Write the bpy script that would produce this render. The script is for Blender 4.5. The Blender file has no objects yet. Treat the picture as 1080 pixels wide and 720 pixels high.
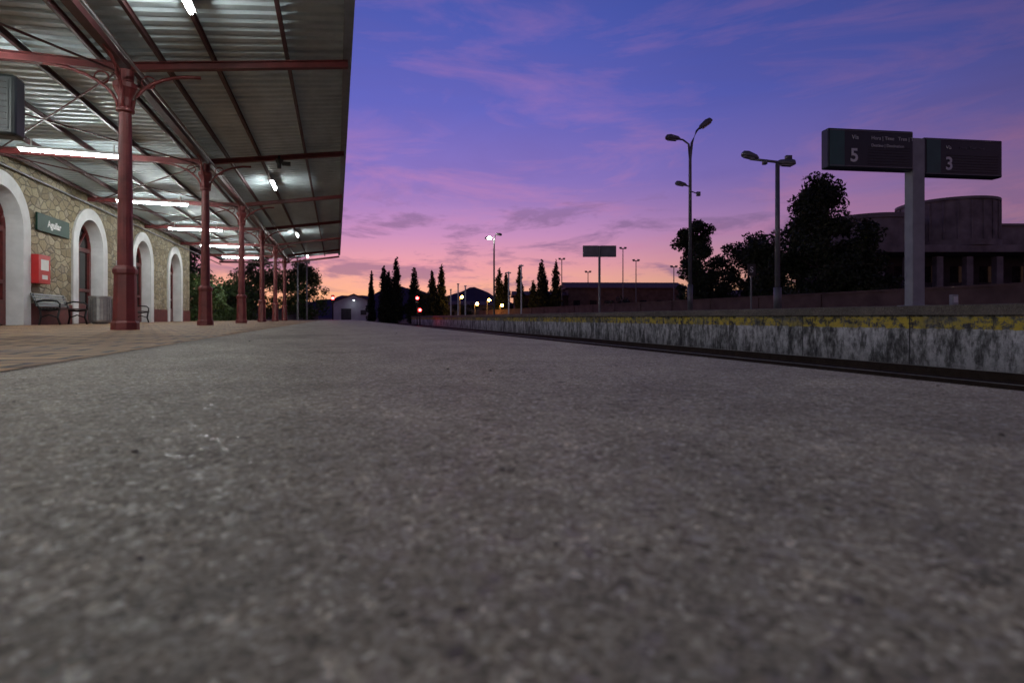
import bpy, math, random
import numpy as np
from mathutils import Vector, Matrix
random.seed(7); rng=np.random.default_rng(11)
scene=bpy.context.scene
scene.view_settings.view_transform='Standard'; scene.view_settings.look='None'; scene.view_settings.exposure=0

# ------------------------------------------------------------ materials
def nmat(name):
    m=bpy.data.materials.new(name); m.use_nodes=True
    nt=m.node_tree; b=nt.nodes['Principled BSDF']; return m,nt,b
def N(nt,t,**kw):
    n=nt.nodes.new(t)
    for k,v in kw.items():
        if k in n.inputs.keys(): n.inputs[k].default_value=v
        else: setattr(n,k,v)
    return n
def ramp(nt,fac,stops,interp='LINEAR'):
    r=nt.nodes.new('ShaderNodeValToRGB'); r.color_ramp.interpolation=interp
    cr=r.color_ramp
    while len(cr.elements)<len(stops): cr.elements.new(0.5)
    for e,(p,c) in zip(cr.elements,stops):
        e.position=p
        e.color=(c[0],c[1],c[2],1) if hasattr(c,'__len__') else (c,c,c,1)
    nt.links.new(fac,r.inputs[0]); return r.outputs[0]
def mix(nt,fac,a,b,mode='MIX'):
    m=nt.nodes.new('ShaderNodeMix'); m.data_type='RGBA'; m.blend_type=mode
    for s,v in ((0,fac),(6,a),(7,b)):
        if isinstance(v,bpy.types.NodeSocket): nt.links.new(v,m.inputs[s])
        elif hasattr(v,'__len__'): m.inputs[s].default_value=(v[0],v[1],v[2],1)
        else: m.inputs[s].default_value=v if s==0 else (v,v,v,1)
    return m.outputs[2]
def math_(nt,op,a,b=0.0,clamp=False):
    m=nt.nodes.new('ShaderNodeMath'); m.operation=op; m.use_clamp=clamp
    for i,v in enumerate((a,b)):
        if isinstance(v,bpy.types.NodeSocket): nt.links.new(v,m.inputs[i])
        else: m.inputs[i].default_value=v
    return m.outputs[0]
def coords(nt,scale=(1,1,1)):
    tc=nt.nodes.new('ShaderNodeTexCoord'); mp=nt.nodes.new('ShaderNodeMapping')
    mp.inputs['Scale'].default_value=scale
    nt.links.new(tc.outputs['Object'],mp.inputs[0]); return mp.outputs[0]
def noise(nt,vec,scale,detail=4,rough=.55):
    n=N(nt,'ShaderNodeTexNoise'); n.inputs['Scale'].default_value=scale
    n.inputs['Detail'].default_value=detail; n.inputs['Roughness'].default_value=rough
    nt.links.new(vec,n.inputs['Vector']); return n.outputs[0]
def voro(nt,vec,scale,feature='F1'):
    n=N(nt,'ShaderNodeTexVoronoi',feature=feature); n.inputs['Scale'].default_value=scale
    nt.links.new(vec,n.inputs['Vector']); return n
def bump(nt,b,h,strength,dist,prev=None):
    n=nt.nodes.new('ShaderNodeBump'); n.inputs['Strength'].default_value=strength
    n.inputs['Distance'].default_value=dist; nt.links.new(h,n.inputs['Height'])
    if prev: nt.links.new(prev,n.inputs['Normal'])
    nt.links.new(n.outputs[0],b.inputs['Normal']); return n.outputs[0]
def simple(name,col,rough=.6,metal=0.0,var=.3,scale=6,bmp=.15,spec=.5):
    m,nt,b=nmat(name); v=coords(nt); n=noise(nt,v,scale,6)
    dark=[c*(1-var) for c in col]; lite=[min(1,c*(1+var)) for c in col]
    nt.links.new(ramp(nt,n,[(.3,dark),(.7,lite)]),b.inputs['Base Color'])
    b.inputs['Roughness'].default_value=rough; b.inputs['Metallic'].default_value=metal
    b.inputs['Specular IOR Level'].default_value=spec
    n2=noise(nt,v,scale*8,3); bump(nt,b,n2,bmp,.01); return m
def emis(name,col,s):
    m,nt,b=nmat(name); b.inputs['Base Color'].default_value=(.8,.8,.8,1)
    b.inputs['Emission Color'].default_value=(*col,1); b.inputs['Emission Strength'].default_value=s; return m

def platform_material(name,base):
    m,nt,b=nmat(name); v=coords(nt)
    v1=voro(nt,v,250); v2=voro(nt,v,110)
    sep=nt.nodes.new('ShaderNodeSeparateColor'); nt.links.new(v1.outputs['Color'],sep.inputs[0])
    sep2=nt.nodes.new('ShaderNodeSeparateColor'); nt.links.new(v2.outputs['Color'],sep2.inputs[0])
    k=base
    c1=ramp(nt,sep.outputs[0],[(0,(.46*k,.40*k,.32*k)),(.35,(.74*k,.67*k,.565*k)),(.7,(.92*k,.845*k,.725*k)),(.94,(1.08*k,1.0*k,.87*k)),(1,(2.1*k,2.0*k,1.8*k))])  # aggregate tones; the brightest stop paints sparkles into a few cells
    c2=ramp(nt,sep2.outputs[1],[(0,(.28,.24,.20)),(.10,(.76,.72,.67)),(.5,(1,1,1)),(.88,(1.12,1.09,1.04)),(1,(1.6,1.54,1.45))])
    c=mix(nt,.8,c1,c2,'MULTIPLY')
    n1=noise(nt,v,1.3,5,.6); n2=noise(nt,v,24,6,.7); n4=noise(nt,v,5,4,.6)
    c=mix(nt,1.0,c,ramp(nt,n1,[(.32,(.72,.71,.70)),(.66,(1.12,1.1,1.08))]),'MULTIPLY')
    c=mix(nt,1.0,c,ramp(nt,n4,[(.32,(.82,.81,.80)),(.66,(1.08,1.07,1.06))]),'MULTIPLY')
    c=mix(nt,1.0,c,ramp(nt,n2,[(.30,(.34,.31,.28)),(.41,(.90,.89,.87)),(.70,(1.14,1.13,1.11))]),'MULTIPLY')
    v3=voro(nt,v,4.0); v3s=ramp(nt,v3.outputs['Distance'],[(.04,0.35),(.08,1.0)])
    c=mix(nt,.8,c,v3s,'MULTIPLY')
    nt.links.new(c,b.inputs['Base Color'])
    nt.links.new(ramp(nt,sep2.outputs[2],[(0,.28),(.10,.6),(.3,.8)]),b.inputs['Roughness'])
    b.inputs['Specular IOR Level'].default_value=.35
    h=mix(nt,.5,v1.outputs['Distance'],v2.outputs['Distance'])
    p=bump(nt,b,h,.45,-.0025); bump(nt,b,n2,.4,.007,p)
    return m
M={}
M['platform']=platform_material('worn_concrete_aggregate',.43)
M['platform2']=platform_material('far_platform_concrete',.27)

def paver_mat():
    m,nt,b=nmat('clay_pavers'); v=coords(nt)
    br=N(nt,'ShaderNodeTexBrick'); nt.links.new(v,br.inputs['Vector'])
    br.inputs['Scale'].default_value=1; br.inputs['Brick Width'].default_value=.42; br.inputs['Row Height'].default_value=.24
    br.offset=0.5
    br.inputs['Mortar Size'].default_value=.022; br.inputs['Mortar Smooth'].default_value=.25
    br.inputs['Color1'].default_value=(.24,.125,.065,1); br.inputs['Color2'].default_value=(.46,.28,.14,1); br.inputs['Mortar'].default_value=(.03,.02,.017,1)
    n=noise(nt,v,2.5,5,.6)
    c=mix(nt,1.0,br.outputs[0],ramp(nt,n,[(.3,(.62,.6,.58)),(.7,(1.2,1.17,1.15))]),'MULTIPLY')
    nt.links.new(c,b.inputs['Base Color']); b.inputs['Roughness'].default_value=.7
    b.inputs['Specular IOR Level'].default_value=.3
    inv=math_(nt,'SUBTRACT',1.0,br.outputs['Fac'])
    n2=noise(nt,v,60,4)
    p=bump(nt,b,inv,1.0,.014); bump(nt,b,n2,.3,.004,p); return m
M['paver']=paver_mat()

def stone_wall():
    m,nt,b=nmat('rubble_stone'); v=coords(nt,(1,1,1.5))
    nz=noise(nt,v,3,3); vv=mix(nt,.06,v,nz)
    vo=voro(nt,v,3.3); ed=voro(nt,v,3.3,'DISTANCE_TO_EDGE')
    for x in (vo,ed): nt.links.new(vv,x.inputs['Vector'])
    sep=nt.nodes.new('ShaderNodeSeparateColor'); nt.links.new(vo.outputs['Color'],sep.inputs[0])
    c=ramp(nt,sep.outputs[0],[(0,(.26,.21,.13)),(.4,(.42,.35,.22)),(.7,(.52,.45,.31)),(1,(.35,.30,.22))])
    n=noise(nt,v,16,6,.65); c=mix(nt,1,c,ramp(nt,n,[(.3,.65),(.7,1.15)]),'MULTIPLY')
    c=mix(nt,ramp(nt,ed.outputs['Distance'],[(.02,0),(.06,1)]),(.19,.165,.125),c)
    nt.links.new(c,b.inputs['Base Color']); b.inputs['Roughness'].default_value=.85
    h=ramp(nt,ed.outputs['Distance'],[(0,0),(.12,1)]); p=bump(nt,b,h,.8,.03); bump(nt,b,n,.4,.01,p); return m
M['stone']=stone_wall()

def farwall():
    m,nt,b=nmat('stained_platform_face'); v=coords(nt)
    vs=coords(nt,(1,1,.35))
    sep=nt.nodes.new('ShaderNodeSeparateXYZ'); nt.links.new(v,sep.inputs[0])
    n1=noise(nt,vs,3.2,9,.8); n2=noise(nt,v,.9,6,.7); n3=noise(nt,v,7,7,.75)
    c=ramp(nt,n1,[(.38,(.06,.058,.055)),(.47,(.26,.26,.25)),(.56,(.80,.80,.79))])
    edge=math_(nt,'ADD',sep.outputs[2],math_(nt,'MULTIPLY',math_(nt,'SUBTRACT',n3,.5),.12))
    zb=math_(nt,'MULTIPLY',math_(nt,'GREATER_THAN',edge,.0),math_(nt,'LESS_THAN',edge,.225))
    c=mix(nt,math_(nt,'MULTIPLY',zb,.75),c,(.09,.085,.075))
    fl=ramp(nt,n3,[(.44,0),(.52,1)])
    rg=ramp(nt,n2,[(.40,.12),(.54,1)])
    f=math_(nt,'MULTIPLY',math_(nt,'MULTIPLY',zb,fl),rg)
    c=mix(nt,f,c,(.74,.58,.09))
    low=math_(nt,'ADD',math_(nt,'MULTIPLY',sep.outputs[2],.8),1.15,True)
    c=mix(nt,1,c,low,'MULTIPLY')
    c=mix(nt,1,c,ramp(nt,n3,[(.3,.4),(.55,1.05)]),'MULTIPLY')
    br=math_(nt,'LESS_THAN',math_(nt,'FRACT',math_(nt,'MULTIPLY',sep.outputs[1],.4)),.008)
    c=mix(nt,br,c,(.04,.04,.04))
    nt.links.new(c,b.inputs['Base Color']); b.inputs['Roughness'].default_value=.85
    bump(nt,b,n3,.5,.02); return m
M['farwall']=farwall()

def ballast():
    m,nt,b=nmat('track_ballast'); v=coords(nt); vo=voro(nt,v,18)
    sep=nt.nodes.new('ShaderNodeSeparateColor'); nt.links.new(vo.outputs['Color'],sep.inputs[0])
    c=ramp(nt,sep.outputs[0],[(0,(.025,.023,.022)),(.6,(.08,.073,.068)),(1,(.16,.15,.14))])
    nt.links.new(c,b.inputs['Base Color']); b.inputs['Roughness'].default_value=.95
    b.inputs['Specular IOR Level'].default_value=.1
    bump(nt,b,vo.outputs['Distance'],1,-.05); return m
M['ballast']=ballast()
M['ground']=simple('dry_earth',(.07,.06,.045),.95,0,.4,.4,.4,.1)
M['red']=simple('oxide_red_paint',(.15,.028,.028),.45,0,.3,5,.1)
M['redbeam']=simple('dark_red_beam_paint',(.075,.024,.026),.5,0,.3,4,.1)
def roofmat():
    m,nt,b=nmat('galvanised_sheet'); v=coords(nt,(1,.35,1)); n=noise(nt,v,1.6,6,.6)
    c=ramp(nt,n,[(.3,(.46,.55,.58)),(.65,(.64,.74,.77))])
    sep=nt.nodes.new('ShaderNodeSeparateXYZ'); nt.links.new(coords(nt),sep.inputs[0])
    s=math_(nt,'LESS_THAN',math_(nt,'FRACT',math_(nt,'MULTIPLY',sep.outputs[1],1/1.04)),.02)
    c=mix(nt,s,c,(.12,.12,.12))
    nt.links.new(c,b.inputs['Base Color']); b.inputs['Metallic'].default_value=.1; b.inputs['Roughness'].default_value=.5
    bump(nt,b,noise(nt,v,30,3),.1,.005); return m
M['roof']=roofmat()
M['white']=simple('white_render',(.74,.75,.76),.7,0,.1,3,.15)
M['shedw']=simple('pale_shed_render',(.62,.62,.66),.8,0,.12,1,.15)
M['plinth']=simple('maroon_plinth',(.14,.028,.025),.6,0,.3,4,.2)
M['door']=simple('maroon_door_wood',(.13,.018,.018),.4,0,.25,8,.1)
m,nt,b=nmat('dark_glass'); b.inputs['Roughness'].default_value=.08; M['glass']=m
nt.links.new(ramp(nt,noise(nt,coords(nt),3,3),[(.3,(.015,.018,.02)),(.7,(.05,.05,.05))]),b.inputs['Base Color'])
M['green']=simple('green_sign_enamel',(.012,.045,.032),.6,0,.15,5,.02,.2)
M['signw']=simple('white_lettering',(.80,.81,.79),.5,0,.05,5,0)
M['black']=simple('black_painted_iron',(.02,.02,.022),.4,.3,.3,10,.1)
M['panel']=simple('dark_sign_panel',(.025,.035,.038),.35,0,.2,2,.03)
M['panelg']=simple('teal_sign_panel',(.04,.13,.11),.4,0,.15,3,.03)
M['pole']=simple('grey_steel_pole',(.20,.20,.21),.5,.3,.2,5,.1)
M['polel']=simple('pale_concrete_post',(.36,.37,.38),.75,0,.15,4,.2)
M['postw']=simple('white_post_paint',(.7,.7,.7),.6,0,.15,6,.1)
M['steel']=simple('brushed_bin_steel',(.38,.38,.38),.4,.6,.2,9,.05)
M['rust']=simple('rusty_rail_steel',(.045,.03,.024),.75,.2,.3,8,.2,.2)
M['railtop']=simple('worn_rail_head',(.30,.29,.29),.3,.9,.15,8,.05)
M['sleeper']=simple('dark_sleeper',(.07,.062,.055),.9,0,.3,6,.3,.1)
M['redbox']=simple('signal_red_enamel',(.50,.02,.02),.35,0,.1,6,.02)
M['concd']=simple('weathered_concrete',(.25,.24,.225),.85,0,.4,.8,.3)
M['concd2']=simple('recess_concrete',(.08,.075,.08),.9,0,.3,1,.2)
M['brickd']=simple('dark_brickwork',(.16,.10,.08),.85,0,.3,1.5,.3)
M['tile']=simple('roof_tile',(.14,.075,.06),.8,0,.3,2,.3)
M['bark']=simple('bark',(.06,.045,.035),.9,0,.3,9,.5)
M['hill']=simple('haze_tinted_hills',(.09,.08,.13),1,0,.2,.01,.0,0)  # bluish aerial haze is put into the hills' base colour
def leafmat(name,a,bc):
    m,nt,b=nmat(name); n=noise(nt,coords(nt),1.4,3)
    nt.links.new(ramp(nt,n,[(.35,a),(.68,bc)]),b.inputs['Base Color']); b.inputs['Roughness'].default_value=.7; return m
M['leaf']=leafmat('dark_foliage',(.018,.03,.012),(.06,.085,.03))
M['leafc']=leafmat('cypress_foliage',(.012,.022,.010),(.035,.055,.022))
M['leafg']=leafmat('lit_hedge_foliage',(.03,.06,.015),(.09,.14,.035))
M['tube']=emis('fluorescent_tube',(.95,1.0,.98),135)
M['tubes']=emis('small_fluorescent_tube',(.97,1.0,.98),100)
M['lampw']=emis('lit_lamp_glass',(1,.97,.85),90)
M['lampo']=emis('sodium_lamp_glass',(1,.42,.07),130)
M['redlamp']=emis('red_signal_lens',(1,.02,.02),60)

# ------------------------------------------------------------ builders
def grp(name,loc=(0,0,0),rz=0):
    e=bpy.data.objects.new(name,None); e.location=loc; e.rotation_euler=(0,0,rz)
    e.empty_display_size=.3; scene.collection.objects.link(e); return e
class MB:
    def __init__(s): s.v=[]; s.f=[]
    def add(s,vs,fs):
        o=len(s.v); s.v+= [tuple(x) for x in vs]; s.f+=[tuple(i+o for i in f) for f in fs]
    def box(s,c,d,rot=None):
        x,y,z=[k/2 for k in d]
        vs=[Vector((a*x,b*y,e*z)) for a,b,e in ((-1,-1,-1),(1,-1,-1),(1,1,-1),(-1,1,-1),(-1,-1,1),(1,-1,1),(1,1,1),(-1,1,1))]
        if rot is not None: vs=[rot@q for q in vs]
        vs=[q+Vector(c) for q in vs]
        s.add(vs,[(0,3,2,1),(4,5,6,7),(0,1,5,4),(1,2,6,5),(2,3,7,6),(3,0,4,7)])
    def path(s,pts,rad,n=10,cap=True):
        pts=[Vector(p) for p in pts]
        if not hasattr(rad,'__len__'): rad=[rad]*len(pts)
        vs=[];fs=[]
        for i,p in enumerate(pts):
            d=(pts[min(i+1,len(pts)-1)]-pts[max(i-1,0)]).normalized()
            u=Vector((0,0,1)) if abs(d.z)<.9 else Vector((1,0,0))
            a=d.cross(u).normalized(); b2=d.cross(a)
            for k in range(n):
                t=2*math.pi*k/n; vs.append(p+(a*math.cos(t)+b2*math.sin(t))*rad[i])
        for i in range(len(pts)-1):
            for k in range(n):
                k2=(k+1)%n; fs.append((i*n+k,i*n+k2,(i+1)*n+k2,(i+1)*n+k))
        if cap: fs.append(tuple(range(n-1,-1,-1))); fs.append(tuple((len(pts)-1)*n+k for k in range(n)))
        s.add(vs,fs)
    def bar(s,p0,p1,w,h):
        p0=Vector(p0);p1=Vector(p1);d=(p1-p0);L=d.length;d.normalize()
        u=Vector((0,0,1)) if abs(d.z)<.95 else Vector((0,1,0))
        a=d.cross(u).normalized(); c=a.cross(d).normalized()
        R=Matrix((d,a,c)).transposed()
        s.box((p0+p1)/2,(L,w,h),R)
    def ibeam(s,p0,p1,w,h,t=.014):
        p0=Vector(p0);p1=Vector(p1);z=Vector((0,0,h/2-t/2))
        s.bar(p0+z,p1+z,w,t); s.bar(p0-z,p1-z,w,t); s.bar(p0,p1,t,h-2*t-.002)
    def lathe(s,prof,c,n=16,rot0=0):
        vs=[];fs=[]
        for r,z in prof:
            for k in range(n):
                t=2*math.pi*k/n+rot0; vs.append((c[0]+r*math.cos(t),c[1]+r*math.sin(t),c[2]+z))
        for i in range(len(prof)-1):
            for k in range(n):
                k2=(k+1)%n; fs.append((i*n+k,i*n+k2,(i+1)*n+k2,(i+1)*n+k))
        fs.append(tuple(range(n-1,-1,-1))); fs.append(tuple((len(prof)-1)*n+k for k in range(n)))
        s.add(vs,fs)
    def extr(s,pts2,mapf,d0,d1):
        n=len(pts2); vs=[mapf(p,d0) for p in pts2]+[mapf(p,d1) for p in pts2]
        fs=[tuple(range(n)),tuple(range(2*n-1,n-1,-1))]+[(i,(i+1)%n+0,(i+1)%n+n,i+n) for i in range(n)]
        s.add(vs,fs)
    def build(s,name,mat,parent=None,smooth=False,bevel=0):
        me=bpy.data.meshes.new(name); me.from_pydata(s.v,[],s.f); me.update()
        import bmesh
        bm=bmesh.new(); bm.from_mesh(me); bmesh.ops.recalc_face_normals(bm,faces=bm.faces); bm.to_mesh(me); bm.free()
        if smooth: 
            me.polygons.foreach_set('use_smooth',[len(p.vertices)==4 for p in me.polygons])
        me.materials.append(mat); o=bpy.data.objects.new(name,me); scene.collection.objects.link(o)
        if parent: o.parent=parent
        if bevel:
            bv=o.modifiers.new('bevel','BEVEL'); bv.width=bevel; bv.segments=2; bv.limit_method='ANGLE'
        return o
def text(s,body,size,loc,rot,mat,parent,name,align='LEFT',off=0.0):
    c=bpy.data.curves.new(name,'FONT'); c.body=body; c.size=size; c.extrude=.002; c.offset=off; c.align_x=align; c.align_y='CENTER'
    c.materials.append(mat); o=bpy.data.objects.new(name,c); scene.collection.objects.link(o)
    o.parent=parent; o.location=loc; o.rotation_euler=rot; return o

GZ=-.88; BED=-.82
# ------------------------------------------------------------ ground, platforms
b=MB(); b.add([(-2500,-2500,GZ),(2500,-2500,GZ),(2500,2500,GZ),(-2500,2500,GZ)],[(0,1,2,3)]); b.build('ground',M['ground'])
PX=1.79; FX=10.4; YE=56
b=MB(); b.box((-4.1,22.5,-.51),(2*(PX-.06+4.1),67,.78)); b.box((-4.1,22.5,-.06),(2*(PX+4.1),67,.12)); b.build('near_platform',M['platform'],bevel=.012)
b=MB(); b.add([(-8,-10,.004),(-1.17,-10,.004),(-1.17,YE,.004),(-8,YE,.004)],[(0,1,2,3)]); b.build('clay_paving',M['paver'])
g=grp('far_platform')
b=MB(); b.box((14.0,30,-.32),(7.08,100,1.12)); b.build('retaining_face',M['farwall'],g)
b=MB(); b.box((13.98,30,.336),(7.2,100,.19))
b.build('coping_slab',M['platform2'],g,bevel=.015)
b=MB(); vs=[];fs=[]
xs=np.linspace(PX-.06,FX+.06,40); ys=np.linspace(-10,112,400)
for j,y in enumerate(ys):
    for i,x in enumerate(xs):
        vs.append((x,y,BED+random.uniform(-.02,.025)))
for j in range(len(ys)-1):
    for i in range(len(xs)-1):
        k=j*len(xs)+i; fs.append((k,k+1,k+1+len(xs),k+len(xs)))
b.add(vs,fs); b.build('ballast_bed',M['ballast'])
for cx in (3.45,8.75):
    g=grp('railway_track',(cx,0,BED+.60))
    b=MB()
    y=-8.0
    while y<110: b.box((0,y,-.625),(2.4,.24,.12)); y+=.6
    b.build('sleepers',M['sleeper'],g,bevel=.01)
    b=MB(); t=MB()
    for s in (-.834,.834):
        b.box((s,51,-.545),(.14,122,.02)); b.box((s,51,-.485),(.02,122,.10)); b.box((s,51,-.42),(.07,122,.03)); t.box((s,51,-.402),(.055,122,.006))
    b.build('rails',M['rust'],g); t.build('rail_heads',M['railtop'],g)
b=MB()
for i in range(520):
    d=.35+random.random()**1.5*7; a=math.radians(random.uniform(-42,75))
    x=d*math.sin(a); y=d*math.cos(a)
    if x>PX-.05 or x<-5: continue
    r=random.uniform(.0010,.0026)*(1+d*.25)
    if random.random()<.05: r*=2.0
    ring=[(x+r*random.uniform(.7,1.3)*math.cos(t),y+r*random.uniform(.7,1.3)*math.sin(t)) for t in [k*math.pi/3 for k in range(6)]]
    vs=[(p[0],p[1],.001) for p in ring]+[(x+(p[0]-x)*.6,y+(p[1]-y)*.6,r*random.uniform(.6,1.1)) for p in ring]
    b.add(vs,[tuple(range(5,-1,-1)),tuple(range(6,12))]+[(k,(k+1)%6,(k+1)%6+6,k+6) for k in range(6)])
b.build('loose_grit',simple('grit',(.16,.14,.12),.8,0,.7,60,.2))

# ------------------------------------------------------------ station building
WX=-8.0
sb=grp('station_building')
R_in,R_out,spr=.98,1.35,2.54
centers=[1.15,6.35,11.55,16.75,21.95,27.2,32.1]
cu=bpy.data.curves.new('stone_wall','CURVE'); cu.dimensions='2D'; cu.fill_mode='BOTH'; cu.extrude=.225
def spline(pts):
    sp=cu.splines.new('POLY'); sp.points.add(len(pts)-1)
    for p,q in zip(sp.points,pts): p.co=(q[0],q[1],0,1)
    sp.use_cyclic_u=True
def arch(c,R,z0,n=24):
    return [(c-R,z0)]+[(c-R*math.cos(math.pi*k/n),spr+R*math.sin(math.pi*k/n)) for k in range(n+1)]+[(c+R,z0)]
spline([(-4,-.05),(35.1,-.05),(35.1,6.6),(-4,6.6)])
for c in centers: spline(arch(c,R_in+.06,.0))
o=bpy.data.objects.new('tmpwall',cu); scene.collection.objects.link(o)
o.matrix_world=Matrix(((0,0,1,WX-.225),(1,0,0,0),(0,1,0,0),(0,0,0,1)))
bpy.context.view_layer.update()
dg=bpy.context.evaluated_depsgraph_get(); me=bpy.data.meshes.new_from_object(o.evaluated_get(dg)); me.transform(o.matrix_world)
bpy.data.objects.remove(o); me.materials.clear(); me.materials.append(M['stone'])
w=bpy.data.objects.new('front_wall',me); scene.collection.objects.link(w); w.parent=sb
sur=MB(); dr=MB(); gl=MB()
mp=lambda p,d:(d,p[0],p[1])
for c in centers:
    o_=arch(c,R_out,.004); i_=arch(c,R_in,.004)
    n=len(o_)
    vs=[mp(p,WX+.06) for p in o_]+[mp(p,WX+.06) for p in i_]+[mp(p,WX-.44) for p in i_]+[mp(p,WX-.01) for p in o_]
    fs=[]
    for k in range(n-1):
        fs+= [(k,k+1,n+k+1,n+k),(n+k,n+k+1,2*n+k+1,2*n+k),(k,k+1,3*n+k+1,3*n+k)]
    sur.add(vs,fs)
    xd=WX-.36
    for yy in (c-R_in+.07,c+R_in-.07,c): dr.box((xd,yy,spr/2+.0),(.08,.14 if yy!=c else .16,spr-.01))
    for zz,hh in ((.35,.65),(1.15,.1),(spr,.14)): dr.box((xd+.003,c,zz),(.08,2*R_in-.02,hh))
    pts=[(xd+.005,c-(R_in-.06)*math.cos(math.pi*k/20),spr+(R_in-.06)*math.sin(math.pi*k/20)) for k in range(21)]
    dr.path(pts,.06,8)
    for a in (45,90,135): dr.bar((xd,c,spr),(xd,c-math.cos(math.radians(a))*(R_in-.06),spr+math.sin(math.radians(a))*(R_in-.06)),.05,.05)
    gl.extr(arch(c,R_in-.005,.01),mp,WX-.40,WX-.385)
sur.build('arch_surrounds',M['white'],sb); dr.build('door_frames',M['door'],sb,bevel=.006); gl.build('door_glazing',M['glass'],sb)
b=MB(); prev=-4
for c in centers+[35.1+R_out]:
    a0,a1=prev,c-R_out
    if a1-a0>.1: b.box((WX+.0,(a0+a1)/2,.30),(.07,a1-a0-.006,.6)); 
    prev=c+R_out
b.build('plinth',M['plinth'],sb,bevel=.01)
b=MB(); b.box((WX-4.3,15.5,2.85),(7.4,38.9,7.4)); b.build('body',M['concd'],sb)
b=MB(); b.extr([(-.9,6.65),(8.8,6.65),(3.9,8.6)],lambda p,d:(WX-p[0],d,p[1]),-4.5,35.6); b.build('roof',M['tile'],sb)
b=MB(); b.box((WX+.04,24.5,2.2),(.08,.5,.35)); b.build('wall_notice',M['white'],sb,bevel=.01)

# ------------------------------------------------------------ canopy
cp=grp('platform_canopy')
def rz(x):
    if x<-3.3: return 4.32+(x-WX)/(4.7)*.28
    return 4.60+(x+3.3)/3.5*.50
Y0,Y1=-4.0,43.4
xsx=[WX,-3.3,.22]
per=.26; seq=[(0,0),(.10,0),(.13,.045),(.23,.045)]
vs=[];fs=[]; rows=0; y=Y0
while y<Y1:
    for dy,dz in seq:
        for x in xsx: vs.append((x,y+dy,rz(x)+.03+dz))
        rows+=1
    y+=per
for r in range(rows-1):
    for i in range(2):
        k=r*3+i; fs.append((k,k+1,k+4,k+3))
b=MB(); b.add(vs,fs); ro=b.build('corrugated_roof',M['roof'],cp)
b=MB()
for x in (-7.75,-6.9,-5.85,-4.75,-3.75,-2.85,-2.05,-.85):
    b.ibeam((x,Y0,rz(x)-.04),(x,Y1,rz(x)-.04),.055,.11)
b.build('purlins',M['redbeam'],cp)
b=MB(); b.ibeam((-3.3,Y0,4.37),(-3.3,Y1,4.37),.14,.22); b.build('column_line_girder',M['redbeam'],cp)
b=MB(); b.box((.24,(Y0+Y1)/2,rz(.2)-.02),(.05,Y1-Y0,.20)); b.box((.17,(Y0+Y1)/2,rz(.2)-.11),(.12,Y1-Y0,.02)); b.build('edge_gutter',M['pole'],cp)
cols=[-1.0,4.7,10.4,16.1,21.8,27.5,33.2,38.9]
rb=MB(); br=MB()
for yc in cols+[Y1-.1]:
    if yc<40:
        cm=MB()
        cm.lathe([(.20,0),(.20,.12),(.17,.15),(.155,.9),(.175,.93),(.175,.99),(.13,1.05)],(-3.3,yc,0),8,math.pi/8)
        cm.lathe([(.112,1.04),(.088,3.55),(.13,3.57),(.13,3.62),(.095,3.66),(.10,3.80),(.15,3.92),(.17,3.95),(.17,4.03),(.12,4.06),(.12,4.25)],(-3.3,yc,0),16)
        cm.build('column',M['red'],cp,smooth=False,bevel=.004)
        for sx,sy in ((1,0),(-1,0),(0,1),(0,-1)):
            L=1.0 if sx else .8
            pts=[]
            for k in range(9):
                t=k/8*math.pi/2
                h=3.62+(.66 if sx>=0 else .60)*math.sin(t); q=.1+L*(1-math.cos(t))
                pts.append((-3.3+sx*q,yc+sy*q,h))
            br.path(pts,.028,6)
            rc=(-3.3+sx*.33,yc+sy*.33,4.1)
            ring=[(rc[0]+(.10*math.cos(t) if sx else 0),rc[1]+(.10*math.cos(t) if sy else 0),rc[2]+.10*math.sin(t)) for t in [k*math.pi/6 for k in range(13)]]
            br.path(ring,.014,5)
    rb.ibeam((WX,yc,4.30-.10),(-3.38,yc,4.30),.11,.14)
    rb.ibeam((-3.22,yc,4.32),(.20,yc,4.86),.11,.13)
rb.build('rafters',M['red'],cp); br.build('curved_brackets',M['red'],cp,smooth=True)
b=MB()
for i in range(len(cols)-1):
    a,c=cols[i],cols[i+1]
    b.path([(-7.8,a,4.14),(-3.4,c,4.22)],.018,6); b.path([(-3.4,a,4.22),(-7.8,c,4.14)],.018,6)
b.build('bracing_rods',M['redbeam'],cp)
b=MB(); b.path([(-3.05,Y0,4.18),(-3.05,Y1,4.18)],.025,8); b.path([(-7.9,Y0,4.02),(-7.9,Y1,4.02)],.03,8); b.build('cable_conduit',M['pole'],cp)

for yl in (-2.05,3.65,9.35,15.05,20.75,26.45,32.15,37.85):
    g=grp('fluorescent_light',(-5.8,yl,4.0))
    b=MB(); b.box((0,0,.06),(2.1,.16,.06)); b.box((-.8,0,.18),(.03,.03,.2)); b.box((.8,0,.18),(.03,.03,.2)); b.build('housing',M['white'],g,bevel=.01)
    b=MB(); b.path([(-1.0,.0,0),(1.0,0,0)],.032,8); b.build('tube',M['tube'],g,smooth=True)
for yl in (-3,2.8,8.3,19.6,31,41.5):
    g=grp('fluorescent_light',(-2.0,yl,4.6))
    b=MB(); b.box((0,0,.06),(.13,1.25,.05)); b.box((0,0,.10),(.03,.03,.08)); b.build('housing',M['white'],g,bevel=.01)
    b=MB(); b.path([(0,-.55,0),(0,.55,0)],.03,8); b.build('tube',M['tubes'],g,smooth=True)
g=grp('loudspeaker',(-1.5,16.1,4.42)); b=MB(); b.lathe([(.05,-.12),(.06,0),(.11,.1),(.13,.12)],(0,0,0),12); b.box((0,0,.17),(.06,.06,.12)); b.box((.18,0,.02),(.22,.1,.1)); b.build('horn',M['black'],g)
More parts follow.
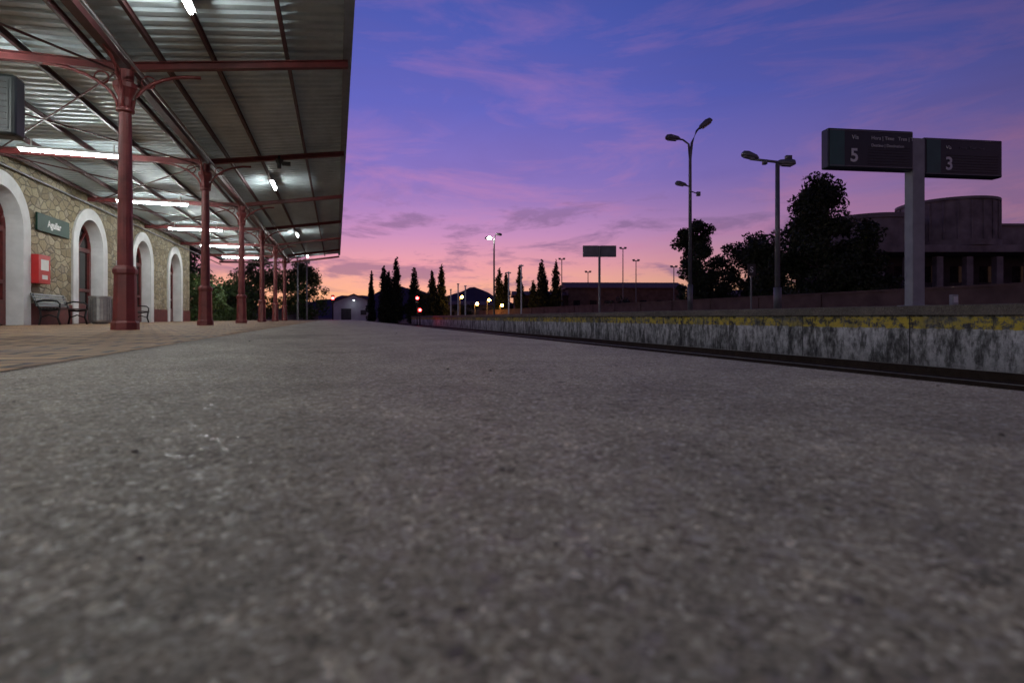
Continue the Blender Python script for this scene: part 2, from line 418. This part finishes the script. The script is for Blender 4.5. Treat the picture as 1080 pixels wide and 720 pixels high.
g=grp('hanging_display_board',(-4.78,8.6,2.90)); b=MB(); b.box((0,0,0),(1.8,.26,.78)); b.build('case',M['panel'],g,bevel=.04)
b=MB(); b.box((0,-.134,0),(1.66,.006,.62)); b.build('screen',M['panel'],g); b=MB(); b.path([(-.5,0,.39),(-.5,0,1.45)],.025,8); b.path([(.5,0,.39),(.5,0,1.45)],.025,8)
for k in range(8): b.box((0,-.139,-.27+k*.078),(1.62,.004,.012))
b.build('hangers_and_louvres',M['black'],g)
g=grp('station_name_sign',(WX+.05,19.35,2.9)); b=MB(); b.box((0,0,0),(.05,1.9,.5)); b.build('board',M['green'],g,bevel=.008)
text(None,'Aguilar',.28,(.029,0,0),(math.pi/2,0,math.pi/2),M['signw'],g,'lettering','CENTER',.006)
g=grp('fire_hose_cabinet',(WX+.12,18.45,1.55)); b=MB(); b.box((0,0,0),(.2,.65,.8)); b.build('box',M['redbox'],g,bevel=.01)
b=MB(); b.box((.104,0,.12),(.006,.42,.3)); b.box((.104,0,-.22),(.006,.3,.12)); b.build('label',M['signw'],g)

def bench(loc,rz_):
    g=grp('park_bench',loc,rz_)
    ir=MB(); sl=MB()
    for y in (-.85,.85):
        ir.path([(-.02,y,.0),(.02,y,.22),(.0,y,.43),(-.10,y,.62),(-.17,y,.86)],.028,8)
        ir.path([(.46,y,0),(.40,y,.2),(.44,y,.43)],.028,8)
        ir.path([(0,y,.42),(.22,y,.40),(.45,y,.43)],.026,8)
        ir.path([(-.10,y,.62),(.1,y,.68),(.38,y,.66),(.46,y,.58),(.44,y,.43)],.024,8)
        ir.path([(.02,y,.2),(.2,y,.28),(.41,y,.2)],.018,6)
    for k in range(6): sl.box((.04+k*.078,0,.455),(.062,1.9,.035))
    for k in range(5): sl.box((-.055-k*.027,0,.54+k*.075),(.022,1.9,.062),Matrix.Rotation(-.3,3,'Y'))
    ir.build('iron_frame',M['black'],g,smooth=True); sl.build('slats',M['black'],g,bevel=.005)
bench((-7.72,18.9,.004),0); bench((-7.72,24.6,.004),0)
g=grp('litter_bin',(-7.15,20.4,.004)); b=MB(); b.lathe([(.27,.05),(.29,.1),(.29,.80),(.31,.82),(.31,.88),(.26,.88),(.26,.80)],(0,0,0),20)
b.build('body',M['steel'],g,smooth=False); b=MB()
for k in range(20):
    t=k*math.pi/10; b.box((.30*math.cos(t),.30*math.sin(t),.45),(.012,.012,.66))
b.lathe([(.2,0),(.22,.05)],(0,0,0),16); b.lathe([(.245,.79),(.245,.80)],(0,0,.02),16); b.build('ribs_and_foot',M['pole'],g)

# ------------------------------------------------------------ far platform furniture
ZT=.431
g=grp('platform_number_sign',(12.2,8.65,ZT),math.radians(-11))
b=MB(); b.box((0,0,1.86),(.30,.22,3.72)); b.box((0,0,.02),(.5,.42,.05)); b.box((0,0,3.5),(.6,.08,.1)); b.build('post',M['polel'],g,bevel=.015)
b=MB(); b.box((-1.17,-.02,3.42),(2.02,.24,.86)); b.box((1.15,.05,3.34),(1.96,.24,.84)); b.build('cases',M['panel'],g,bevel=.03)
b=MB(); b.box((-1.98,-.144,3.42),(.34,.008,.80)); b.box((.40,-.074,3.34),(.34,.008,.78)); b.build('end_panels',M['panelg'],g)
b=MB()
for z in (3.04,3.80): b.box((-1.17,-.146,z),(1.96,.012,.016))
for z in (2.96,3.72): b.box((1.15,-.076,z),(1.90,.012,.016))
b.build('trim',M['pole'],g)
b=MB()
for k in range(7): b.box((-.75,-.144,3.10+k*.06),(1.0,.008,.010)); b.box((1.37,-.074,3.02+k*.06),(1.3,.008,.010))
b.build('display_louvres',M['black'],g)
rt=(math.pi/2,0,0)
text(None,'5',.40,(-1.58,-.148,3.26),rt,M['signw'],g,'number','CENTER',.008); text(None,'Vía',.13,(-1.64,-.148,3.66),rt,M['signw'],g,'via')
text(None,'3',.40,(.78,-.078,3.18),rt,M['signw'],g,'number_b','CENTER',.008); text(None,'Vía',.11,(.70,-.078,3.55),rt,M['signw'],g,'via_b')
text(None,'Hora | Time   Tren | T.',.11,(-1.18,-.148,3.66),rt,M['signw'],g,'heading'); text(None,'Destino | Destination',.09,(-1.18,-.148,3.50),rt,M['signw'],g,'line2')
text(None,'Hora   Tren   Dest.',.08,(1.05,-.078,3.55),rt,M['pole'],g,'heading_b')

def flood(mb,gl,p,dirx,tilt,s=1.0):
    R=Matrix.Rotation(tilt,3,'Y') if dirx>0 else Matrix.Rotation(math.pi,3,'Z')@Matrix.Rotation(tilt,3,'Y')
    prof=[(0,.05,.04),(.10,.11,.11),(.42,.17,.17),(.58,.14,.14),(.64,.05,.05)]
    vs=[];fs=[]
    for x,w,h in prof:
        for k in range(12):
            t=2*math.pi*k/12; z=h*math.sin(t); z=max(z,-h*.4)
            vs.append(R@Vector((x*s,w*s*math.cos(t),z*s))+Vector(p))
    for i in range(4):
        for k in range(12): fs.append((i*12+k,i*12+(k+1)%12,(i+1)*12+(k+1)%12,(i+1)*12+k))
    fs+= [tuple(range(11,-1,-1)),tuple(range(48,60))]
    mb.add(vs,fs)
    c=R@Vector((.34*s,0,-.078*s))+Vector(p)
    gl.box(c,(.36*s,.2*s,.03*s),R)
RA=math.radians(-18)
g=grp('street_lamp',(11.5,15.7,ZT),RA)
b=MB(); gl_=MB()
b.path([(0,0,0),(0,0,.9)],.09,12); b.path([(0,0,.9),(0,0,5.2),(.06,0,5.75),(.22,0,6.15),(.42,0,6.36)],[.065,.05,.045,.035,.03],12)
b.path([(0,0,5.1),(-.05,0,5.7),(-.25,0,5.85),(-.45,0,5.88)],[.04,.035,.03,.03],10)
b.path([(0,0,4.25),(-.2,0,4.3)],.025,8); b.path([(0,0,4.1),(.28,0,4.0)],.02,8); b.box((.28,0,4.0),(.12,.1,.14))
flood(b,gl_,(.30,0,6.22),1,math.radians(-35),.85); flood(b,gl_,(-.34,0,5.88),-1,math.radians(-5),.8); flood(b,gl_,(-.12,0,4.3),-1,math.radians(-10),.62)
b.build('mast_and_heads',M['pole'],g,smooth=True); gl_.build('lenses',M['steel'],g)
g=grp('street_lamp',(11.5,11.85,ZT),RA)
b=MB(); gl_=MB()
b.path([(0,0,0),(0,0,.6)],.1,12); b.path([(0,0,.6),(0,0,4.05)],[.07,.055],12); b.path([(-.75,0,4.12),(.3,0,4.0)],.035,10)
flood(b,gl_,(-.52,0,4.14),-1,math.radians(-14),.75); flood(b,gl_,(-.02,0,4.02),1,math.radians(4),.80); b.box((-.35,0,4.03),(.1,.12,.12)); b.box((.3,0,4.16),(.16,.1,.1))
b.build('mast_and_heads',M['pole'],g,smooth=True); gl_.build('lenses',M['steel'],g)
g=grp('street_lamp',(11.5,39.9,ZT),RA)
b=MB(); gl_=MB(); l=MB()
b.path([(0,0,0),(0,0,5.4),(.05,0,6.0),(.25,0,6.25)],[.08,.06,.05,.04],10); b.path([(0,0,5.6),(-.3,0,5.9)],.03,8)
flood(b,gl_,(.1,0,6.2),1,math.radians(10),.8); flood(b,gl_,(-.2,0,5.9),-1,math.radians(5),.8)
b.build('mast_and_heads',M['pole'],g,smooth=True); l.lathe([(.05,-.1),(.16,0),(.05,.1)],(-.35,-.12,5.86),12); l.build('lit_lens',M['lampw'],g,smooth=True); gl_.build('lenses',M['steel'],g)
g=grp('platform_information_sign',(11.6,22.6,ZT),RA)
b=MB(); b.path([(0,0,0),(0,0,3.1)],.055,10); b.build('post',M['pole'],g)
b=MB(); b.box((-.41,0,2.85),(.72,.12,.52)); b.box((.41,0,2.85),(.72,.12,.52)); b.build('panels',M['pole'],g,bevel=.01)
g=grp('platform_marker_sign',(12.0,13.4,ZT),RA)
b=MB(); b.path([(0,0,0),(0,0,1.4)],.028,8); b.build('post',M['pole'],g); b=MB(); b.box((0,-.03,1.22),(.24,.02,.36)); b.build('plate',M['panel'],g,bevel=.005)
text(None,'S',.24,(0,-.043,1.22),rt,M['signw'],g,'letter','CENTER')
g=grp('electrical_pillar',(12.9,8.3,ZT),RA); b=MB(); b.box((0,0,.14),(.13,.1,.28)); b.build('post',M['polel'],g,bevel=.01); b=MB(); b.box((0,-.056,.17),(.09,.008,.14)); b.build('plate',M['signw'],g)
for (x,y,h) in ((9.7,49.6,3.6),(10.3,49.2,3.4),(9.5,52,3.2)):
    g=grp('white_post',(x+1.1,y,-.2)); b=MB(); b.path([(0,0,0),(0,0,h)],.06,8); b.box((0,0,h-.05),(.2,.2,.08)); b.build('post',M['postw'],g)
for (x,y,h) in ((13.6,42.8,3.6),(14.6,42.5,4.2)):
    g=grp('white_post',(x,y,ZT)); b=MB(); b.path([(0,0,0),(0,0,h)],.06,8); b.box((0,0,h-.1),(.35,.2,.1)); b.build('post',M['postw'],g)
for (x,y,h) in ((40.3,71,11.3),(42.2,70.5,9.5),(33.5,78,10.2),(39,80,8.5),(47,68,8.5)):
    g=grp('lighting_mast',(x,y,GZ),RA); b=MB(); b.path([(0,0,0),(0,0,h)],[.1,.06],8); b.box((0,0,h),(.9,.15,.12)); b.box((-.35,0,h+.12),(.35,.25,.22)); b.box((.35,0,h+.12),(.35,.25,.22)); b.build('mast',M['pole'],g)
for (x,y,z) in ((-.4,63.2,2.5),(8.5,60.3,2.5),(8.9,61,1.2)):
    g=grp('railway_signal',(x,y,GZ),0); b=MB(); b.path([(0,0,0),(0,0,z+.2)],.06,8); b.box((0,0,z+.65),(.34,.2,.9)); b.box((0,-.16,z+.95),(.26,.14,.03)); b.build('mast_and_head',M['black'],g,bevel=.01)
    b=MB(); b.lathe([(.16,0),(.16,.03),(.04,.06)],(0,0,0),12); o=b.build('red_lens',M['redlamp'],g); o.location=(0,-.1,z+.75); o.rotation_euler=(math.pi/2,0,0)
for (x,y,h) in ((20.3,74,3.7),(18.0,72,3.1),(17.0,77,4.2),(22.8,76,3.0)):
    g=grp('street_lamp',(x,y,GZ)); b=MB(); b.path([(0,0,0),(0,0,h-.3),(.3,0,h)],.06,8); b.build('mast',M['pole'],g); b=MB(); b.lathe([(.06,-.18),(.24,0),(.06,.18)],(.3,-.1,h-.1),12); b.build('lit_globe',M['lampo'],g,smooth=True)
for (x,y) in ((-2.9,45.5),(-2.4,49)):
    g=grp('street_lamp',(x,y,0)); b=MB(); b.path([(0,0,0),(0,0,4.9)],[.08,.05],10); b.box((0,0,4.95),(.5,.22,.12)); b.build('mast',M['pole'],g)

# ------------------------------------------------------------ background buildings
g=grp('round_concrete_building',(46.6,32.2,GZ),RA)
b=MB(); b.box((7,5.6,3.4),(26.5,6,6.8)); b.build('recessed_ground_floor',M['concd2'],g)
b=MB()
for x in (-6.0,-3.6,-1.2,1.3,3.8,6.3,9,12,15,18): b.box((x,0.3,3.1),(.55,.55,6.2))
b.box((6.6,2.6,6.8),(26.2,6,.6)); b.box((6.6,2.4,3.2),(26.2,5.6,.45))
b.build('columns_and_slabs',M['concd'],g,bevel=.03)
b=MB(); n=48
b.lathe([(3.75,7.12),(3.75,7.6),(3.6,7.62),(3.6,10.9),(3.72,10.92),(3.72,11.15),(3.4,11.15)],(4.3,3.2,0),n)
b.lathe([(3.5,7.12),(3.5,9.4),(3.6,9.42),(3.6,9.8),(3.3,9.8)],(-2.9,3.2,0),n)
for k in range(n//2):
    t=2*math.pi*k/(n/2)+.07; b.box((4.3+3.63*math.cos(t),3.2+3.63*math.sin(t),9.25),(.12,.12,3.2))
b.box((.4,4.8,8.4),(5,4,2.4)); b.box((14.5,4.5,8.1),(13,5,1.9)); b.box((14.5,4.5,9.15),(13.3,5.3,.2))
b.build('drums_and_parapets',M['concd'],g)
b=MB()
for x in (-4.8,-2.4,.1,2.5,5,7.6,10.5): b.box((x,2.58,1.7),(1.6,.06,1.8)); b.box((x,2.58,4.9),(1.6,.06,1.4))
b.build('windows',M['glass'],g)
def shed(name,loc,rz_,L,W,H,rh,wm,doors=3):
    g=grp(name,loc,rz_); b=MB(); b.box((0,0,H/2),(L,W,H)); b.build('walls',wm,g)
    b=MB(); b.extr([(-W/2-.4,H+.003),(W/2+.4,H+.003),(W/2+.4,H+.15),(0,H+rh),(-W/2-.4,H+.15)],lambda p,d:(d,p[0],p[1]),-L/2-.4,L/2+.4); b.build('roof',M['tile'],g)
    b=MB()
    for k in range(doors):
        x=-L/2+(k+.5)*L/doors; b.box((x,-W/2-.02,H*.45),(L/doors*.4,.06,H*.45))
    b.build('windows',M['glass'],g)
shed('brick_warehouse',(46,82,GZ),math.radians(-16),19,9,5.8,1.3,M['brickd'],7)
shed('brick_warehouse',(33,86,GZ),math.radians(-16),9,8,4.6,1.0,M['brickd'],3)
g=grp('goods_shed',(3.4,118,GZ))
b=MB(); b.extr([(-4,0),(4,0),(4,4.3),(0,5.9),(-4,4.3)],lambda p,d:(p[0],d,p[1]),0,10); b.build('walls',M['shedw'],g)
b=MB(); b.extr([(-4.3,4.21),(0,5.94),(4.3,4.21),(4.3,4.4),(0,6.13),(-4.3,4.4)],lambda p,d:(p[0],d,p[1]),-.3,10.3); b.build('roof',M['tile'],g)
b=MB(); b.box((-1.5,-.03,1.5),(2.0,.06,3.0)); b.box((2,-.03,2.2),(1.2,.06,1.0)); b.build('door_and_window',M['concd2'],g)
b=MB(); b.path([(0,0,4.6),(0,-1.2,4.75)],.04,6); b.box((0,-1.3,4.76),(.5,.3,.1)); b.build('added_lamp_bracket',M['pole'],g)
b=MB(); b.box((0,-1.3,4.69),(.4,.22,.03)); b.build('added_lamp_glass',emis('added_lamp_glass',(.85,.92,1),26),g)  # lamp added, with its bracket, to brighten the shed's pale front
shed('goods_shed',(22,96,GZ),0,9,6,3.2,.9,M['concd'],3)
shed('brick_warehouse',(66,62,GZ),math.radians(-25),26,9,4.0,1.2,M['brickd'],7)
g=grp('boundary_wall'); b=MB(); b.box((22,40,.22),(.25,90,2.16)); b.box((22,40,1.34),(.36,90,.08))
for k in range(23): b.box((22,-4+k*4,.25),(.34,.3,2.2))
b.build('wall',M['brickd'],g)
g=grp('end_wall'); b=MB(); b.box((-9,66,.15),(14,.25,2.1)); b.build('wall',M['concd'],g)
b=MB(); vs=[];fs=[]; n=720
for k in range(n+1):
    a=2*math.pi*k/n; R=1700
    h=38+16*math.sin(a*7+1)+9*math.sin(a*17+.5)+6*math.sin(a*41+2)+3*math.sin(a*83)+2*math.sin(a*190)
    d=(a-math.radians(13.8)); h+=60*math.exp(-(d/.05)**2)+34*math.exp(-((d+.13)/.06)**2)
    vs+= [((R-250)*math.sin(a),(R-250)*math.cos(a),-1),(R*math.sin(a),R*math.cos(a),h),((R+300)*math.sin(a),(R+300)*math.cos(a),-1)]
for k in range(n):
    for j in (0,1): i=3*k+j; fs.append((i,i+1,i+4,i+3))
b.add(vs,fs); b.build('hills',M['hill'])

# ------------------------------------------------------------ vegetation
def leafcloud(cent,rad,n,size,squash=1.0):
    cent=np.array(cent); rad=np.array(rad); w=rad**2; w=w/w.sum()
    idx=rng.choice(len(cent),n,p=w)
    d=rng.normal(size=(n,3)); d/=np.linalg.norm(d,axis=1)[:,None]
    r=rad[idx]*rng.random(n)**.45
    p=cent[idx]+d*r[:,None]*np.array([1,1,squash])
    a=rng.normal(size=(n,3)); a/=np.linalg.norm(a,axis=1)[:,None]
    c=np.cross(a,rng.normal(size=(n,3))); c/=np.linalg.norm(c,axis=1)[:,None]
    s=size*rng.uniform(.5,1.3,n)[:,None]
    return np.stack([p-a*s,p+c*s*.45,p+a*s,p-c*s*.45],1).reshape(-1,3)
def leafobj(name,v,mat,parent):
    me=bpy.data.meshes.new(name); n=len(v)//4
    me.from_pydata(v.tolist(),[],np.arange(n*4).reshape(-1,4).tolist()); me.materials.append(mat)
    o=bpy.data.objects.new(name,me); scene.collection.objects.link(o); o.parent=parent; return o
def broadleaf(name,loc,h,w,n=9000,size=.16,mat='leaf',pointy=0,K=48):
    g=grp(name,loc); b=MB(); tr=.022*h
    b.path([(0,0,0),(.05,.02,h*.2),(-.05,.05,h*.45),(.03,0,h*.75)],[tr,tr*.8,tr*.6,tr*.2],8)
    cs=[];rs=[]
    for k in range(K):
        t=random.random()**.9; z=h*(.18+.74*t)
        env=math.sin(math.pi*min(1,.18+.76*t))**.6 if not pointy else (1-t)**.75+.12
        a=random.uniform(0,6.28); q=w/2*env*random.uniform(.25,.92)
        c=(q*math.cos(a),q*math.sin(a),z); r=w*random.uniform(.10,.19)*(.7 if t>.85 else 1)
        cs.append(c); rs.append(r)
        if k%2==0:
            zb=min(z-.1*h,h*.6); zb=max(zb,h*.15)
            b.path([(0,0,zb),(c[0]*.5,c[1]*.5,(zb+z)/2+.1),c],[tr*.35,tr*.22,tr*.08],5)
    b.build('trunk_and_limbs',M['bark'],g)
    v=leafcloud(cs,rs,n,size,.85); leafobj('foliage',v,M[mat],g)
def cypress(loc,h,w,n=4500):
    g=grp('cypress_tree',loc); b=MB(); b.path([(0,0,0),(0,0,h*.9)],[.14,.03],6); b.build('trunk',M['bark'],g)
    cs=[];rs=[]
    for k in range(70):
        t=k/69; z=h*(.03+.90*t); e=min(1,(t+.08)*4)**.6*(max(0,1-t)**.62)+.07
        a=random.uniform(0,6.28); q=w/2*e*.5*random.random()
        cs.append((q*math.cos(a),q*math.sin(a),z)); rs.append(max(.12,w/2*e*random.uniform(.55,.85)))
    v=leafcloud(cs,rs,n,.22,1.2); leafobj('foliage',v,M['leafc'],g)
for (x,y,h,w) in ((5.5,92.8,9.5,1.7),(7.1,86.9,9.9,2.8),(8.9,86.5,11.6,3.0),(8.0,89,9.2,2.8),(12.3,90.6,10.2,3.2),(13.4,79.6,8.6,2.3),(14.8,79.4,9.6,2.6),(24.3,81.3,9.4,2.8),(25.6,82,8.8,2.2),(27.4,80.5,10.0,2.2),(30.6,79.3,11.0,3.2),(32.8,78.7,10.8,2.9),(31.7,81,9.4,3.2),(29.5,80,7.6,2.4)):
    cypress((x,y,GZ),h,w)
broadleaf('pine_tree',(12.6,86,GZ),5.7,5,4000,.2)
broadleaf('broadleaf_tree',(28.5,38,GZ),10.0,4.4,13000,.14)
broadleaf('broadleaf_tree',(33.0,41.6,GZ),7.0,5.0,9000,.15)
broadleaf('broadleaf_tree',(36.3,40.8,GZ),9.2,6.8,12000,.16)
broadleaf('broadleaf_tree',(30.3,30.6,GZ),7.6,6.0,11000,.15)
broadleaf('fir_tree',(30.0,27.3,GZ),10.8,6.4,20000,.14,'leaf',1,60)
broadleaf('broadleaf_tree',(31.5,26.2,GZ),7.8,5.0,9000,.15)
broadleaf('broadleaf_tree',(-3.2,60,GZ),7.4,5.2,9000,.14,'leafg')
broadleaf('broadleaf_tree',(-7.5,62,GZ),7.7,6,8000,.15,'leafg')
broadleaf('broadleaf_tree',(-13,50,GZ),9,8,8000,.18,'leaf')
def hedge(name,x0,x1,y0,y1,h,n,mat):
    g=grp(name,((x0+x1)/2,(y0+y1)/2,GZ)); cs=[];rs=[]
    for k in range(90):
        cs.append((random.uniform(-.5,.5)*(x1-x0),random.uniform(-.5,.5)*(y1-y0),random.uniform(.3,h-.3))); rs.append(random.uniform(.5,.9))
    leafobj('foliage',leafcloud(cs,rs,n,.13),M[mat],g)
    b=MB()
    for k in range(12): 
        y=(k/11-.5)*(y1-y0)*.95; b.path([(0,y,0),(.1,y,h*.7)],[.06,.02],5)
    b.build('stems',M['bark'],g)
hedge('garden_hedge',-9.8,-7.2,36.5,56,3.8,22000,'leafg')
hedge('roadside_hedge',12,58,88,92,3.4,16000,'leafc')
hedge('roadside_hedge',24,60,46,49,2.8,14000,'leafc')

# ------------------------------------------------------------ world & sun
w=bpy.data.worlds.new('World'); scene.world=w; w.use_nodes=True; nt=w.node_tree
bg=nt.nodes['Background']; tc=nt.nodes.new('ShaderNodeTexCoord')
sep=nt.nodes.new('ShaderNodeSeparateXYZ'); nt.links.new(tc.outputs['Generated'],sep.inputs[0])
zz=sep.outputs[2]
base=ramp(nt,zz,[(0,(1.0,.42,.16)),(.045,(1.0,.49,.29)),(.095,(.84,.36,.42)),(.15,(.58,.28,.55)),(.24,(.28,.19,.59)),(.36,(.125,.135,.56)),(.50,(.070,.10,.45)),(.68,(.035,.045,.19)),(1,(.022,.028,.09))])
az=math.radians(7)
hx=math_(nt,'MULTIPLY',sep.outputs[0],math.sin(az)); hy=math_(nt,'MULTIPLY',sep.outputs[1],math.cos(az))
dot=math_(nt,'ADD',hx,hy); hl=math_(nt,'SQRT',math_(nt,'ADD',math_(nt,'MULTIPLY',sep.outputs[0],sep.outputs[0]),math_(nt,'MULTIPLY',sep.outputs[1],sep.outputs[1])))
dn=math_(nt,'DIVIDE',dot,math_(nt,'MAXIMUM',hl,.001))
azr=ramp(nt,math_(nt,'ADD',math_(nt,'MULTIPLY',dn,.5),.5),[(0,(.36,.38,.28)),(.5,(.38,.39,.32)),(.78,(.46,.51,.48)),(.93,(.72,.78,.78)),(1,(1.06,1.04,1.0))])
col=mix(nt,1,base,azr,'MULTIPLY')
mp_=nt.nodes.new('ShaderNodeMapping'); mp_.inputs['Scale'].default_value=(1,1,4.4); mp_.inputs['Location'].default_value=(.3,.15,.4); mp_.inputs['Rotation'].default_value=(0,.08,0)
nt.links.new(tc.outputs['Generated'],mp_.inputs[0])
def dnoise(sc,d,dist):
    n=N(nt,'ShaderNodeTexNoise'); n.inputs['Scale'].default_value=sc; n.inputs['Detail'].default_value=d; n.inputs['Roughness'].default_value=.62; n.inputs['Distortion'].default_value=dist
    nt.links.new(mp_.outputs[0],n.inputs['Vector']); return n.outputs[0]
n1=dnoise(3.0,8,.5); n2=dnoise(5.5,8,.4); n3=dnoise(2.1,7,.6)
f3=math_(nt,'MULTIPLY',ramp(nt,n3,[(.42,0),(.66,1)]),ramp(nt,zz,[(.12,0),(.25,.5),(.6,.5),(.8,.1)]))
col=mix(nt,math_(nt,'MULTIPLY',f3,.45),col,mix(nt,1,(.14,.10,.36),azr,'MULTIPLY'))
f1=math_(nt,'MULTIPLY',ramp(nt,n1,[(.47,0),(.68,1)]),ramp(nt,zz,[(0,.2),(.10,.9),(.22,.75),(.34,.42),(.5,.30),(.8,.05)]))
col=mix(nt,math_(nt,'MULTIPLY',f1,.62),col,mix(nt,1,(.70,.26,.46),azr,'MULTIPLY'))
f2=math_(nt,'MULTIPLY',ramp(nt,n2,[(.50,0),(.60,1)]),ramp(nt,zz,[(.02,0),(.06,1),(.18,.9),(.24,0)]))
col=mix(nt,math_(nt,'MULTIPLY',f2,.65),col,(.20,.12,.26))
sky=nt.nodes.new('ShaderNodeTexSky'); sky.sky_type='NISHITA'; sky.sun_disc=False; sky.sun_elevation=math.radians(0.5); sky.sun_rotation=math.radians(7)
skys=mix(nt,1,sky.outputs[0],(.004,.004,.004),'MULTIPLY')
col=mix(nt,1,col,skys,'ADD')
nt.links.new(col,bg.inputs[0]); bg.inputs[1].default_value=.95
sd=bpy.data.lights.new('sun','SUN'); sd.energy=.03; sd.angle=math.radians(4); sd.color=(1,.6,.45)
so=bpy.data.objects.new('sun',sd); scene.collection.objects.link(so)
dirv=-Vector((math.sin(az)*math.cos(.03),math.cos(az)*math.cos(.03),math.sin(.03))); so.rotation_euler=dirv.to_track_quat('-Z','Y').to_euler()

# ------------------------------------------------------------ camera
cd=bpy.data.cameras.new('camera'); cam=bpy.data.objects.new('camera',cd); scene.collection.objects.link(cam)
cam.location=(0,0,.2); cam.rotation_euler=(math.pi/2,0,-math.radians(17.98))
cd.lens=19; cd.sensor_width=36; cd.shift_y=-.0231; cd.clip_start=.02; cd.clip_end=6000
cd.dof.use_dof=True; cd.dof.focus_distance=6; cd.dof.aperture_fstop=3.2
scene.camera=cam
